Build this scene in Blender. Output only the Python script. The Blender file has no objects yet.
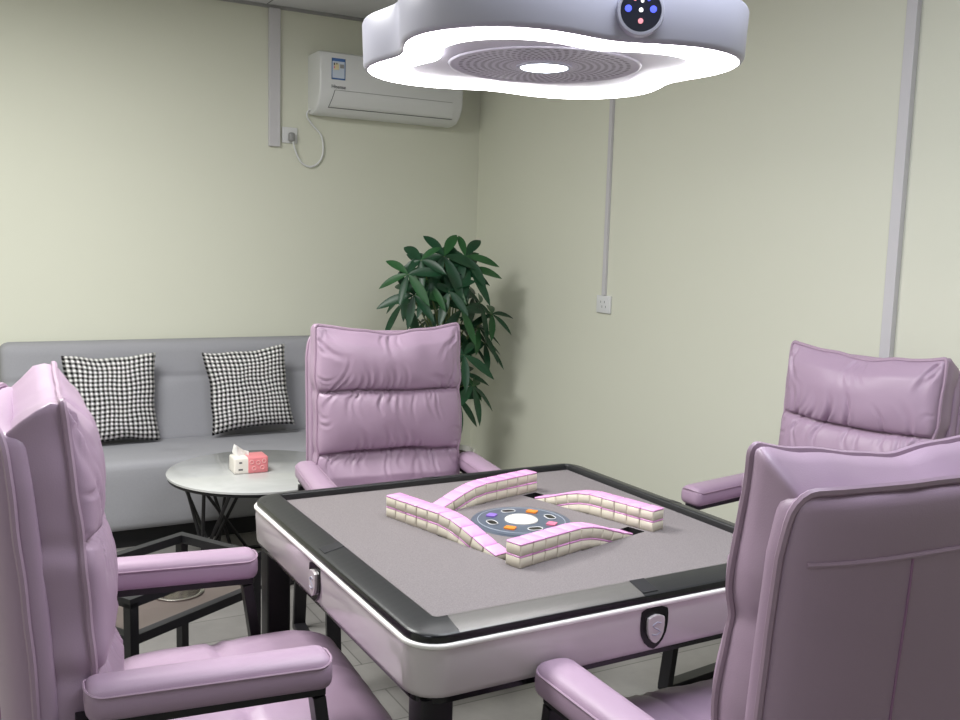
import bpy, bmesh, math, random
from math import sin, cos, pi, radians, sqrt, atan2, exp
from mathutils import Vector, Matrix, noise
random.seed(7)
SC = bpy.context.scene
COL = SC.collection

# ------------------------------------------------------------------ camera
cam_d = bpy.data.cameras.new('camera'); cam = bpy.data.objects.new('camera', cam_d); COL.objects.link(cam)
cr = Vector((0.87432173, -0.48451579, 0.02838949)); cu = Vector((0.03373018, 0.11901055, 0.99231989)); cw = Vector((0.4841733, 0.86664926, -0.12039632))
cam.matrix_world = Matrix(((cr.x, cu.x, -cw.x, -1.19074474), (cr.y, cu.y, -cw.y, -1.90156648), (cr.z, cu.z, -cw.z, 1.44264184), (0, 0, 0, 1)))
cam_d.sensor_width = 36; cam_d.lens = 950 * 36 / 960; cam_d.clip_start = 0.02
SC.camera = cam
# ------------------------------------------------------------------ world, exposure
W = bpy.data.worlds.new('world'); SC.world = W; W.use_nodes = True
W.node_tree.nodes['Background'].inputs[0].default_value = (0.8, 0.88, 1, 1); W.node_tree.nodes['Background'].inputs[1].default_value = 0.02
SC.view_settings.view_transform = 'Standard'; SC.view_settings.look = 'None'; SC.view_settings.gamma = 1
SC.view_settings.exposure = 0.25
LAMP_EMIT = 15.0      # diffuser ring of the hanging lamp
LAMP_LED = 14.0
PANEL_W = (71, 21, 5)    # watts of the added ceiling panels (left, behind, right)
# unseen ceiling panels added as fill light: positions, fixtures built with the ceiling
PANELS = [((-1.25, 1.15), PANEL_W[0], (1.0, 1.0, 0.97)), ((0.1, -0.75), PANEL_W[1], (0.84, 0.9, 1.0)), ((-2.2, -1.7), PANEL_W[2], (0.70, 0.80, 1.0))]
CEIL = 2.69
for i, ((px, py), pw, pc) in enumerate(PANELS):
    ld = bpy.data.lights.new('panel_light', 'AREA'); ld.shape = 'SQUARE'; ld.size = 0.86; ld.energy = pw; ld.color = pc
    lo = bpy.data.objects.new('panel_light', ld); COL.objects.link(lo); lo.location = (px, py, CEIL - 0.03)

# ------------------------------------------------------------------ materials
def srgb(*c):
    return tuple(((v / 255) / 12.92 if v / 255 <= 0.04045 else ((v / 255 + 0.055) / 1.055) ** 2.4) for v in c) + (1,)
def mat(name, col, rough=0.5, metal=0.0, spec=0.5, bump=0, bscale=200, var=0, vscale=6, coat=0, emit=None, es=0, sheen=0):
    m = bpy.data.materials.new(name); m.use_nodes = True
    nt = m.node_tree; b = nt.nodes['Principled BSDF']
    b.inputs['Base Color'].default_value = col; b.inputs['Roughness'].default_value = rough
    b.inputs['Metallic'].default_value = metal; b.inputs['Specular IOR Level'].default_value = spec
    b.inputs['Coat Weight'].default_value = coat; b.inputs['Coat Roughness'].default_value = 0.08
    b.inputs['Sheen Weight'].default_value = sheen
    if emit: b.inputs['Emission Color'].default_value = emit; b.inputs['Emission Strength'].default_value = es
    tc = nt.nodes.new('ShaderNodeTexCoord')
    if var:
        n = nt.nodes.new('ShaderNodeTexNoise'); n.inputs['Scale'].default_value = vscale; n.inputs['Detail'].default_value = 4
        nt.links.new(tc.outputs['Object'], n.inputs['Vector'])
        mx = nt.nodes.new('ShaderNodeMix'); mx.data_type = 'RGBA'
        mx.inputs[6].default_value = tuple(max(0, c * (1 - var)) for c in col[:3]) + (1,); mx.inputs[7].default_value = tuple(min(1, c * (1 + var)) for c in col[:3]) + (1,)
        nt.links.new(n.outputs['Fac'], mx.inputs[0]); nt.links.new(mx.outputs[2], b.inputs['Base Color'])
    if bump:
        n2 = nt.nodes.new('ShaderNodeTexNoise'); n2.inputs['Scale'].default_value = bscale; n2.inputs['Detail'].default_value = 3
        nt.links.new(tc.outputs['Object'], n2.inputs['Vector'])
        bp = nt.nodes.new('ShaderNodeBump'); bp.inputs['Strength'].default_value = bump; bp.inputs['Distance'].default_value = 0.002
        nt.links.new(n2.outputs['Fac'], bp.inputs['Height']); nt.links.new(bp.outputs['Normal'], b.inputs['Normal'])
    return m
class NT:
    """small node-graph helper"""
    def __init__(s, m): s.nt = m.node_tree; s.b = s.nt.nodes['Principled BSDF']
    def n(s, t, **k):
        x = s.nt.nodes.new(t)
        for a, v in k.items(): setattr(x, a, v)
        return x
    def math(s, op, a, b=None, c=None):
        x = s.n('ShaderNodeMath', operation=op)
        for i, v in enumerate((a, b, c)):
            if v is None: continue
            if isinstance(v, (int, float)): x.inputs[i].default_value = v
            else: s.nt.links.new(v, x.inputs[i])
        return x.outputs[0]
    def xyz(s, kind='Object'):
        t = s.n('ShaderNodeTexCoord'); x = s.n('ShaderNodeSeparateXYZ'); s.nt.links.new(t.outputs[kind], x.inputs[0]); return x.outputs
    def mix(s, f, a, b):
        x = s.n('ShaderNodeMix', data_type='RGBA')
        for i, v in ((0, f), (6, a), (7, b)):
            if hasattr(v, 'links'): s.nt.links.new(v, x.inputs[i])
            else: x.inputs[i].default_value = v
        return x.outputs[2]
    def color(s, out): s.nt.links.new(out, s.b.inputs['Base Color'])
    def bump(s, h, st, dist=0.002):
        bp = s.n('ShaderNodeBump'); bp.inputs['Strength'].default_value = st; bp.inputs['Distance'].default_value = dist
        s.nt.links.new(h, bp.inputs['Height']); s.nt.links.new(bp.outputs['Normal'], s.b.inputs['Normal'])

M = {}
M['wall'] = mat('wall_paint', srgb(220, 221, 206), 0.75, bump=0.05, bscale=120, var=0.015, vscale=1.5, spec=0.3)
M['ceiling'] = mat('ceiling_board', srgb(205, 205, 208), 0.8, bump=0.1, bscale=60)
g = NT(M['ceiling']); o = g.xyz()
fx = g.math('ABSOLUTE', g.math('SUBTRACT', g.math('FRACT', g.math('ADD', g.math('DIVIDE', o[0], 0.6), 0.933)), 0.5)); fy = g.math('ABSOLUTE', g.math('SUBTRACT', g.math('FRACT', g.math('ADD', g.math('DIVIDE', o[1], 1.2), 0.2)), 0.5))
jt = g.math('MAXIMUM', g.math('LESS_THAN', fx, 0.006), g.math('LESS_THAN', fy, 0.003)); g.color(g.mix(jt, srgb(205, 205, 208), srgb(120, 120, 122)))
M['floor'] = mat('floor_tile', srgb(150, 147, 146), 0.35, spec=0.4)
g = NT(M['floor']); o = g.xyz()
n1 = g.n('ShaderNodeTexNoise'); n1.inputs['Scale'].default_value = 3.5; n1.inputs['Detail'].default_value = 8; n1.inputs['Roughness'].default_value = 0.65
tcc = g.n('ShaderNodeTexCoord'); g.nt.links.new(tcc.outputs['Object'], n1.inputs['Vector'])
bk = g.n('ShaderNodeTexBrick'); bk.inputs['Scale'].default_value = 1; bk.inputs['Mortar Size'].default_value = 0.0025; bk.inputs['Brick Width'].default_value = 1.0; bk.inputs['Row Height'].default_value = 0.2
bk.inputs['Color1'].default_value = (0.9, 0.9, 0.9, 1); bk.inputs['Color2'].default_value = (1.08, 1.08, 1.08, 1); bk.inputs['Mortar'].default_value = (0.45, 0.45, 0.45, 1)
mp = g.n('ShaderNodeMapping'); mp.inputs['Rotation'].default_value = (0, 0, 0); g.nt.links.new(tcc.outputs['Object'], mp.inputs['Vector']); g.nt.links.new(mp.outputs[0], bk.inputs['Vector'])
cc = g.mix(n1.outputs['Fac'], srgb(104, 102, 101), srgb(160, 157, 154))
mu = g.n('ShaderNodeMix', data_type='RGBA', blend_type='MULTIPLY'); mu.inputs[0].default_value = 1; g.nt.links.new(cc, mu.inputs[6]); g.nt.links.new(bk.outputs['Color'], mu.inputs[7]); g.color(mu.outputs[2])

LEATHER = srgb(168, 144, 166)
M['leather'] = mat('lilac_leather', LEATHER, 0.42, spec=0.45, bump=0.12, bscale=420, var=0.03, vscale=9)
M['piping'] = mat('lilac_piping', srgb(166, 142, 162), 0.42, spec=0.4)
M['stitch'] = mat('lilac_stitch', srgb(150, 112, 145), 0.6)
M['black_metal'] = mat('black_powder_coat', srgb(30, 29, 33), 0.45, spec=0.4, bump=0.05)
M['dark_metal'] = mat('charcoal_metal', srgb(36, 36, 40), 0.45, spec=0.35)
M['felt'] = mat('table_felt', srgb(150, 143, 144), 0.95, spec=0.1)
g = NT(M['felt']); tcc = g.n('ShaderNodeTexCoord')
n1 = g.n('ShaderNodeTexNoise'); n1.inputs['Scale'].default_value = 420; n1.inputs['Detail'].default_value = 3; g.nt.links.new(tcc.outputs['Object'], n1.inputs['Vector'])
g.color(g.mix(n1.outputs['Fac'], srgb(96, 91, 93), srgb(144, 138, 139))); g.bump(n1.outputs['Fac'], 0.25, 0.001)
M['gloss_black'] = mat('gloss_black_plastic', srgb(36, 37, 39), 0.36, spec=0.45)
g = NT(M['gloss_black']); o = g.xyz()
hb = g.math('FRACT', g.math('MULTIPLY', g.math('ADD', o[0], g.math('PINGPONG', o[1], 0.012)), 110)); n1 = g.n('ShaderNodeTexNoise'); n1.inputs['Scale'].default_value = 60
g.bump(hb, 0.12, 0.0006)
M['rim_film'] = mat('hatched_silver_film', srgb(112, 110, 108), 0.36, metal=0.35, spec=0.6)
g = NT(M['rim_film']); o = g.xyz()
hb = g.math('FRACT', g.math('MULTIPLY', g.math('ADD', o[0], g.math('PINGPONG', o[1], 0.018)), 170)); g.bump(hb, 0.25, 0.0006)
M['black_lip'] = mat('black_lip', srgb(14, 14, 18), 0.2, spec=0.5)
M['apron'] = mat('pearl_white_apron', srgb(206, 198, 201), 0.14, spec=0.55, coat=0.4)
M['white_trim'] = mat('white_trim', srgb(248, 246, 242), 0.3)
M['slot'] = mat('slot_dark', srgb(20, 18, 22), 0.8)
M['disc'] = mat('console_blue_grey', srgb(84, 93, 108), 0.35)
M['disc_ring'] = mat('console_line', srgb(170, 178, 190), 0.4)
M['dome'] = mat('white_dice_dome', srgb(240, 238, 232), 0.15, coat=0.5)
M['orange'] = mat('orange_button', srgb(238, 140, 50), 0.4)
M['pinkbtn'] = mat('pink_button', srgb(222, 120, 150), 0.4)
M['violetbtn'] = mat('violet_button', srgb(140, 110, 200), 0.4)
M['tile'] = mat('tile_ivory', srgb(218, 211, 194), 0.25, spec=0.5)
M['tile_pink'] = mat('tile_pink', srgb(232, 168, 222), 0.25, spec=0.5)
M['sofa'] = mat('grey_sofa_fabric', srgb(157, 157, 163), 0.9, spec=0.15, bump=0.35, bscale=500, var=0.06, vscale=160)
M['sofa_seam'] = mat('grey_sofa_seam', srgb(112, 113, 118), 0.9)
M['plinth'] = mat('sofa_black_base', srgb(22, 22, 26), 0.7)
M['marble'] = mat('pale_grey_marble', srgb(186, 187, 184), 0.06, spec=0.5, coat=0.3)
g = NT(M['marble']); tcc = g.n('ShaderNodeTexCoord')
n1 = g.n('ShaderNodeTexNoise'); n1.inputs['Scale'].default_value = 5; n1.inputs['Detail'].default_value = 9; n1.inputs['Distortion'].default_value = 1.5; g.nt.links.new(tcc.outputs['Object'], n1.inputs['Vector'])
g.color(g.mix(n1.outputs['Fac'], srgb(180, 182, 182), srgb(208, 209, 209)))
M['check'] = mat('houndstooth_fabric', srgb(230, 230, 230), 0.9, spec=0.1)
g = NT(M['check']); uvn = g.n('ShaderNodeUVMap'); sp = g.n('ShaderNodeSeparateXYZ'); g.nt.links.new(uvn.outputs[0], sp.inputs[0])
ua = g.math('MULTIPLY', sp.outputs[0], 19); va = g.math('MULTIPLY', sp.outputs[1], 19)
a_ = g.math('GREATER_THAN', g.math('FRACT', ua), 0.53); b_ = g.math('GREATER_THAN', g.math('FRACT', va), 0.53)
tw = g.math('GREATER_THAN', g.math('FRACT', g.math('MULTIPLY', g.math('ADD', ua, va), 2)), 0.66)
both = g.math('MULTIPLY', a_, b_); one = g.math('MULTIPLY', g.math('ABSOLUTE', g.math('SUBTRACT', a_, b_)), tw)
g.color(g.mix(g.math('MAXIMUM', both, one), srgb(24, 23, 26), srgb(238, 236, 236)))
M['leaf'] = mat('deep_green_leaf', srgb(26, 66, 42), 0.38, spec=0.4, var=0.3, vscale=12)
M['leaf_light'] = mat('fresh_green_leaf', srgb(42, 88, 48), 0.4, spec=0.4, var=0.3, vscale=12)
M['stem'] = mat('green_stem', srgb(92, 108, 62), 0.6)
M['bark'] = mat('brown_bark', srgb(106, 88, 66), 0.8, bump=0.5, bscale=60)
M['soil'] = mat('potting_soil', srgb(52, 40, 32), 0.95, bump=0.8, bscale=80)
M['pot'] = mat('white_ceramic', srgb(226, 224, 218), 0.3)
M['white_plastic'] = mat('white_plastic', srgb(224, 225, 226), 0.32)
M['duct'] = mat('grey_white_duct', srgb(204, 202, 206), 0.45)
M['grey_plastic'] = mat('grey_plastic', srgb(150, 150, 150), 0.4)
M['line_grey'] = mat('groove_grey', srgb(96, 96, 98), 0.6)
M['sticker_blue'] = mat('sticker_blue', srgb(74, 112, 176), 0.4)
M['sticker_pale'] = mat('sticker_pale', srgb(206, 216, 232), 0.4)
M['sticker_cream'] = mat('sticker_cream', srgb(226, 214, 176), 0.4)
M['ink'] = mat('dark_ink', srgb(70, 72, 84), 0.5)
M['lamp_shell'] = mat('lamp_shell', srgb(178, 178, 194), 0.35)
M['lamp_panel'] = mat('lamp_panel', srgb(206, 204, 218), 0.4)
M['diffuser'] = mat('lit_diffuser', srgb(255, 255, 255), 0.5, emit=(1, 0.985, 0.98, 1), es=LAMP_EMIT)
M['led'] = mat('lit_led', srgb(255, 255, 255), 0.5, emit=(0.86, 0.95, 1, 1), es=LAMP_LED)
M['dial_glass'] = mat('dial_glass', srgb(40, 42, 56), 0.15)
M['icon_blue'] = mat('icon_blue', srgb(80, 90, 230), 0.4, emit=srgb(80, 95, 245), es=1.0)
M['icon_white'] = mat('icon_white', srgb(255, 255, 255), 0.4, emit=(1, 1, 1, 1), es=1.0)
M['icon_red'] = mat('icon_red', srgb(230, 150, 160), 0.4, emit=srgb(240, 140, 150), es=0.6)
M['panel_lit'] = mat('panel_diffuser', srgb(255, 255, 255), 0.5, emit=(1, 1, 1, 1), es=2)
M['chrome'] = mat('brushed_steel', srgb(200, 196, 190), 0.25, metal=1.0)
M['shelf'] = mat('brown_shelf', srgb(92, 82, 79), 0.35, var=0.05, vscale=4)
M['paper'] = mat('tissue_paper', srgb(248, 246, 244), 0.8)
M['pack_white'] = mat('pack_white', srgb(240, 234, 226), 0.4)
M['pack_pink'] = mat('pack_pink', srgb(236, 142, 148), 0.4)
M['pack_ring'] = mat('pack_ring', srgb(246, 190, 190), 0.4)
# perforated vent of the lamp
M['vent'] = mat('lamp_vent', srgb(196, 194, 208), 0.45)
g = NT(M['vent']); o = g.xyz()
rr = g.math('SQRT', g.math('ADD', g.math('MULTIPLY', o[0], o[0]), g.math('MULTIPLY', o[1], o[1]))); an = g.math('ARCTAN2', o[1], o[0])
fr = g.math('SUBTRACT', g.math('FRACT', g.math('MULTIPLY', rr, 62)), 0.5); fa = g.math('SUBTRACT', g.math('FRACT', g.math('MULTIPLY', g.math('ADD', an, g.math('MULTIPLY', g.math('FLOOR', g.math('MULTIPLY', rr, 62)), 0.35)), 9.5493)), 0.5)
dd = g.math('SQRT', g.math('ADD', g.math('MULTIPLY', fr, fr), g.math('MULTIPLY', fa, fa)))
hole = g.math('MULTIPLY', g.math('MULTIPLY', g.math('LESS_THAN', dd, 0.3), g.math('GREATER_THAN', rr, 0.075)), g.math('LESS_THAN', rr, 0.196))
g.color(g.mix(hole, srgb(196, 194, 208), srgb(110, 108, 126)))

# ------------------------------------------------------------------ mesh helpers
class MB:
    def __init__(s): s.bm = bmesh.new(); s.mi = 0; s.uv = None
    def face(s, vs):
        try:
            f = s.bm.faces.new(vs); f.material_index = s.mi; return f
        except ValueError: return None
    def v(s, co): return s.bm.verts.new(co)
    def box(s, c, size, rz=0, mtx=None):
        hx, hy, hz = (k / 2 for k in size); vs = []
        R = Matrix.Rotation(rz, 4, 'Z')
        for z in (-hz, hz):
            for x, y in ((-hx, -hy), (hx, -hy), (hx, hy), (-hx, hy)):
                p = R @ Vector((x, y, z)) + Vector(c)
                if mtx: p = mtx @ p
                vs.append(s.v(p))
        for q in ((3, 2, 1, 0), (4, 5, 6, 7), (0, 1, 5, 4), (1, 2, 6, 5), (2, 3, 7, 6), (3, 0, 4, 7)): s.face([vs[i] for i in q])
        return s
    def bar(s, a, b, w, h, up=(0, 0, 1)):
        a, b = Vector(a), Vector(b); t = (b - a).normalized(); upv = Vector(up)
        if abs(t.dot(upv)) > 0.99: upv = Vector((1, 0, 0))
        sx = t.cross(upv).normalized(); sz = sx.cross(t).normalized(); vs = []
        for p in (a, b):
            for i, j in ((-1, -1), (1, -1), (1, 1), (-1, 1)): vs.append(s.v(p + sx * i * w / 2 + sz * j * h / 2))
        for q in ((3, 2, 1, 0), (4, 5, 6, 7), (0, 1, 5, 4), (1, 2, 6, 5), (2, 3, 7, 6), (3, 0, 4, 7)): s.face([vs[i] for i in q])
        return s
    def tube(s, pts, r, n=8, closed=False, cap=True):
        pts = [Vector(p) for p in pts]; N = len(pts); rings = []; prev = None
        for i in range(N):
            if closed: t = (pts[(i + 1) % N] - pts[i - 1])
            else: t = pts[min(i + 1, N - 1)] - pts[max(i - 1, 0)]
            if t.length < 1e-9: t = Vector((0, 0, 1))
            t.normalize()
            if prev is None:
                a = Vector((0, 0, 1)) if abs(t.z) < 0.9 else Vector((1, 0, 0))
                nx = t.cross(a).normalized()
            else:
                nx = prev - t * prev.dot(t)
                nx = nx.normalized() if nx.length > 1e-6 else t.orthogonal().normalized()
            prev = nx; ny = t.cross(nx); rad = r[i] if isinstance(r, (list, tuple)) else r
            rings.append([s.v(pts[i] + (nx * cos(2 * pi * k / n) + ny * sin(2 * pi * k / n)) * rad) for k in range(n)])
        for i in range(N if closed else N - 1):
            A, B = rings[i], rings[(i + 1) % N]
            for k in range(n): s.face([A[k], A[(k + 1) % n], B[(k + 1) % n], B[k]])
        if cap and not closed: s.face(rings[0][::-1]); s.face(rings[-1])
        return s
    def loft(s, rings, closed=True, cap0=False, cap1=False):
        R = [[s.v(p) for p in ring] for ring in rings]
        for A, B in zip(R, R[1:]):
            n = len(A)
            for k in range(n if closed else n - 1): s.face([A[k], A[(k + 1) % n], B[(k + 1) % n], B[k]])
        if cap0: s.face(R[0][::-1])
        if cap1: s.face(R[-1])
        return R
    def lathe(s, prof, n=32, c=(0, 0, 0)):
        return s.loft([[(c[0] + r * cos(2 * pi * k / n), c[1] + r * sin(2 * pi * k / n), c[2] + z) for k in range(n)] for r, z in prof])
    def rbox(s, size, r, seg, fn=None):
        """rounded box with seg=(nx,ny,nz) faces; fn maps the rounded point (and the raw one) to its place"""
        hx, hy, hz = (k / 2 for k in size); nx, ny, nz = seg; vm = {}
        def coord(h, n, rr):
            # parameter positions: denser near the ends so that the rounding reads
            k = 3; inner = max(1, n - 2 * k); e = [-h + rr * (1 - cos(pi / 2 * i / k)) * 1.0 for i in range(k)]
            mid = [-h + rr + (2 * h - 2 * rr) * i / inner for i in range(inner + 1)]
            return e + mid + [-q for q in e[::-1]]
        X, Y, Z = coord(hx, nx, r), coord(hy, ny, r), coord(hz, nz, r)
        def get(i, j, k):
            key = (i, j, k)
            if key in vm: return vm[key]
            p = Vector((X[i], Y[j], Z[k])); q = Vector((max(-hx + r, min(hx - r, p.x)), max(-hy + r, min(hy - r, p.y)), max(-hz + r, min(hz - r, p.z))))
            d = p - q
            if d.length > 1e-9:
                # rounded: push to radius r
                d = d.normalized() * r
            o = q + d
            if fn: o = fn(o)
            vm[key] = s.v(o); return vm[key]
        a, b, c = len(X) - 1, len(Y) - 1, len(Z) - 1
        for i in range(a):
            for j in range(b):
                s.face([get(i, j, 0), get(i, j + 1, 0), get(i + 1, j + 1, 0), get(i + 1, j, 0)])
                s.face([get(i, j, c), get(i + 1, j, c), get(i + 1, j + 1, c), get(i, j + 1, c)])
        for i in range(a):
            for k in range(c):
                s.face([get(i, 0, k), get(i + 1, 0, k), get(i + 1, 0, k + 1), get(i, 0, k + 1)])
                s.face([get(i, b, k), get(i, b, k + 1), get(i + 1, b, k + 1), get(i + 1, b, k)])
        for j in range(b):
            for k in range(c):
                s.face([get(0, j, k), get(0, j, k + 1), get(0, j + 1, k + 1), get(0, j + 1, k)])
                s.face([get(a, j, k), get(a, j + 1, k), get(a, j + 1, k + 1), get(a, j, k + 1)])
        return s
    def prism(s, outline, z0, z1, fn=None):
        f = fn or (lambda p: p)
        A = [s.v(f(Vector((x, y, z0)))) for x, y in outline]; B = [s.v(f(Vector((x, y, z1)))) for x, y in outline]; n = len(A)
        for k in range(n): s.face([A[k], A[(k + 1) % n], B[(k + 1) % n], B[k]])
        s.face(A[::-1]); s.face(B); return s
    def build(s, name, m, parent=None, smooth=True, bevel=0, loc=None, ang=40):
        me = bpy.data.meshes.new(name); bmesh.ops.recalc_face_normals(s.bm, faces=s.bm.faces)
        if bevel: 
            eds = [e for e in s.bm.edges if len(e.link_faces) == 2 and e.calc_face_angle(0) > radians(30)]
            bmesh.ops.bevel(s.bm, geom=eds, offset=bevel, segments=2, affect='EDGES', profile=0.6)
        for f in s.bm.faces: f.smooth = smooth
        if smooth:
            for e in s.bm.edges:
                if len(e.link_faces) == 2 and e.calc_face_angle(0) > radians(ang): e.smooth = False
        s.bm.to_mesh(me); s.bm.free()
        for q in (m if isinstance(m, (list, tuple)) else [m]): me.materials.append(M[q] if isinstance(q, str) else q)
        o = bpy.data.objects.new(name, me); COL.objects.link(o)
        if parent: o.parent = parent
        if loc: o.location = loc
        return o
def thing(name, label, cat, loc=(0, 0, 0), rz=0, group=None):
    o = bpy.data.objects.new(name, None); COL.objects.link(o); o.location = loc; o.rotation_euler = (0, 0, rz); o.empty_display_size = 0.1
    return tag(o, label, cat, group)
def tag(o, label, cat, group=None):
    o['label'] = label; o['category'] = cat
    if group: o['group'] = group
    return o
def struct(o): o['kind'] = 'structure'; return o
def rrect(h, r, n=8, hy=None):
    hy = hy or h; out = []
    for q, (sx, sy) in enumerate(((1, 1), (-1, 1), (-1, -1), (1, -1))):
        for i in range(n + 1):
            a = q * pi / 2 + pi / 2 * i / n
            out.append((sx * (h - r) + r * cos(a), sy * (hy - r) + r * sin(a)))
    return out
def text_mesh(body, size, extrude=0.0006):
    c = bpy.data.curves.new('lettering', 'FONT'); c.body = body; c.size = size; c.extrude = extrude; c.align_x = 'CENTER'; c.align_y = 'CENTER'
    o = bpy.data.objects.new('lettering', c); COL.objects.link(o)
    dg = bpy.context.evaluated_depsgraph_get(); me = bpy.data.meshes.new_from_object(o.evaluated_get(dg))
    bpy.data.objects.remove(o); return me

# ------------------------------------------------------------------ room
XR, YB, XL, YF = 1.664, 3.3, -3.2, -3.6
struct(MB().box(((XR + XL) / 2, (YB + YF) / 2, -0.05), (XR - XL + 0.2, YB - YF + 0.2, 0.1)).build('floor', 'floor', smooth=False))
struct(MB().box(((XR + XL) / 2, (YB + YF) / 2, CEIL + 0.05), (XR - XL + 0.2, YB - YF + 0.2, 0.1)).build('ceiling', 'ceiling', smooth=False))
for nm, c, s_ in (('wall_back', ((XR + XL) / 2, YB + 0.05, CEIL / 2), (XR - XL + 0.2, 0.1, CEIL)), ('wall_front', ((XR + XL) / 2, YF - 0.05, CEIL / 2), (XR - XL + 0.2, 0.1, CEIL)),
                  ('wall_right', (XR + 0.05, (YB + YF) / 2, CEIL / 2), (0.1, YB - YF, CEIL)), ('wall_left', (XL - 0.05, (YB + YF) / 2, CEIL / 2), (0.1, YB - YF, CEIL))):
    struct(MB().box(c, s_).build(nm, 'wall', smooth=False))
# thin grey strips standing in for the shadow line where ceiling meets walls
struct(MB().box(((XR + XL) / 2, YB - 0.008, CEIL - 0.008), (XR - XL, 0.016, 0.016)).build('trim_1', 'grey_plastic', smooth=False))
struct(MB().box((XR - 0.008, (YB + YF) / 2, CEIL - 0.008), (0.016, YB - YF, 0.016)).build('trim_2', 'grey_plastic', smooth=False))
for i, ((px, py), pw, pc) in enumerate(PANELS):  # fixtures out of view, added to carry the fill light
    t = thing('ceiling_light', ['square ceiling light panel on the left, nearest the sofa', 'square ceiling light panel above the nearest chair', 'square ceiling light panel at the front left of the room'][i], 'ceiling light', (px, py, CEIL), 0, 'ceiling light panels')
    b = MB(); b.loft([[(x, y, z) for x, y in rrect(h, 0.01, 2)] for h, z in ((0.46, 0), (0.46, -0.02), (0.435, -0.02), (0.435, -0.008))]); b.build('frame', 'white_plastic', t, smooth=False)
    b = MB(); b.face([b.v((x, y, -0.009)) for x, y in ((-.435, -.435), (-.435, .435), (.435, .435), (.435, -.435))]); b.build('diffuser', 'panel_lit', t, smooth=False)

# ------------------------------------------------------------------ mahjong table
TROT = radians(0.2); TCX, TCY = -0.018, -0.014; TZ = 0.772      # felt height
table = thing('mahjong_table', 'square automatic mahjong table with grey felt, black rim and pearl white apron', 'table', (TCX, TCY, 0), TROT)
TM = Matrix.Translation((TCX, TCY, 0)) @ Matrix.Rotation(TROT, 4, 'Z'); TMI = TM.inverted()
WANG = radians(14.5); WC = Vector((0.012, 0.012, 0))     # the pinwheel of tile walls is turned against the table
def wall_m(k): return Matrix.Translation(WC) @ Matrix.Rotation(WANG + k * pi / 2, 4, 'Z')
SL0, SL1, SY0, SY1 = -0.052, 0.178, -0.233, -0.183
# felt with four slots
b = MB(); bm = b.bm
def loopedges(pts):
    vs = [bm.verts.new(p) for p in pts]
    for i in range(len(vs)): bm.edges.new((vs[i], vs[(i + 1) % len(vs)]))
    return vs
loopedges([(x, y, TZ) for x, y in rrect(0.458, 0.01, 3)])
slots = []
for k in range(4):
    pts = [TMI @ wall_m(k) @ Vector(p) for p in ((SL0, SY0, 0), (SL1, SY0, 0), (SL1, SY1, 0), (SL0, SY1, 0))]
    slots.append(pts); loopedges([(p.x, p.y, TZ) for p in pts])
bmesh.ops.triangle_fill(bm, use_beauty=True, use_dissolve=False, edges=bm.edges[:])
bmesh.ops.recalc_face_normals(bm, faces=bm.faces[:])
if sum(f.normal.z for f in bm.faces) < 0: bmesh.ops.reverse_faces(bm, faces=bm.faces[:])
b.mi = 0
felt = b.build('felt_top', 'felt', table, smooth=False)
for pts in slots:
    b = MB()
    top = [b.v((p.x, p.y, TZ)) for p in pts]; bot = [b.v((p.x, p.y, TZ - 0.085)) for p in pts]
    for i in range(4): b.face([top[i], top[(i + 1) % 4], bot[(i + 1) % 4], bot[i]])
    b.face(bot); b.build('tile_chute', 'slot', table, smooth=False)
# black rim
prof = [(0.446, 0.008, 0.768), (0.4465, 0.0085, 0.785), (0.449, 0.011, 0.7885), (0.453, 0.014, 0.789), (0.487, 0.044, 0.7815), (0.497, 0.053, 0.7785), (0.502, 0.058, 0.7765), (0.5035, 0.0595, 0.774)]
def rim_ring(h, r, z):
    p = rrect(h, r, 8); k = 3 * 9; p = p[:k] + [(-0.425, -h), (-0.02, -h)] + p[k:]; return [(x, y, z) for x, y in p]
b = MB(); b.loft([rim_ring(*q) for q in prof])
for f in b.bm.faces:
    c = f.calc_center_median()
    if c.y < -0.444 and -0.425 < c.x < -0.02 and c.z > 0.7755: f.material_index = 1
b.build('rim', ['gloss_black', 'rim_film'], table, ang=60)
b = MB(); b.loft([[(x, y, z) for x, y in rrect(h, r, 8)] for h, r, z in ((0.503, 0.058, 0.776), (0.506, 0.061, 0.772), (0.506, 0.061, 0.763), (0.49, 0.05, 0.763))]); b.build('rim_lip', 'black_lip', table, ang=50)
b = MB(); b.loft([[(x, y, z) for x, y in rrect(h, r, 8)] for h, r, z in ((0.49, 0.05, 0.7632), (0.511, 0.066, 0.7632), (0.513, 0.068, 0.761), (0.513, 0.068, 0.756), (0.51, 0.066, 0.754))]); b.build('trim_strip', 'white_trim', table, ang=60)
b = MB(); b.loft([[(x, y, z) for x, y in rrect(h, r, 8)] for h, r, z in ((0.508, 0.064, 0.756), (0.51, 0.066, 0.74), (0.507, 0.064, 0.675), (0.503, 0.06, 0.664), (0.494, 0.055, 0.66), (0.47, 0.05, 0.66))]); b.build('apron', 'apron', table, ang=60)
b = MB(); b.loft([[(x, y, z) for x, y in rrect(h, r, 6)] for h, r, z in ((0.493, 0.05, 0.662), (0.493, 0.05, 0.648), (0.45, 0.03, 0.648), (0.45, 0.03, 0.662))]); b.build('lower_rim', 'black_lip', table, ang=50)
b = MB(); b.box((0, 0, 0.652), (0.96, 0.96, 0.006)); b.build('underside', 'black_metal', table, smooth=False)
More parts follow.
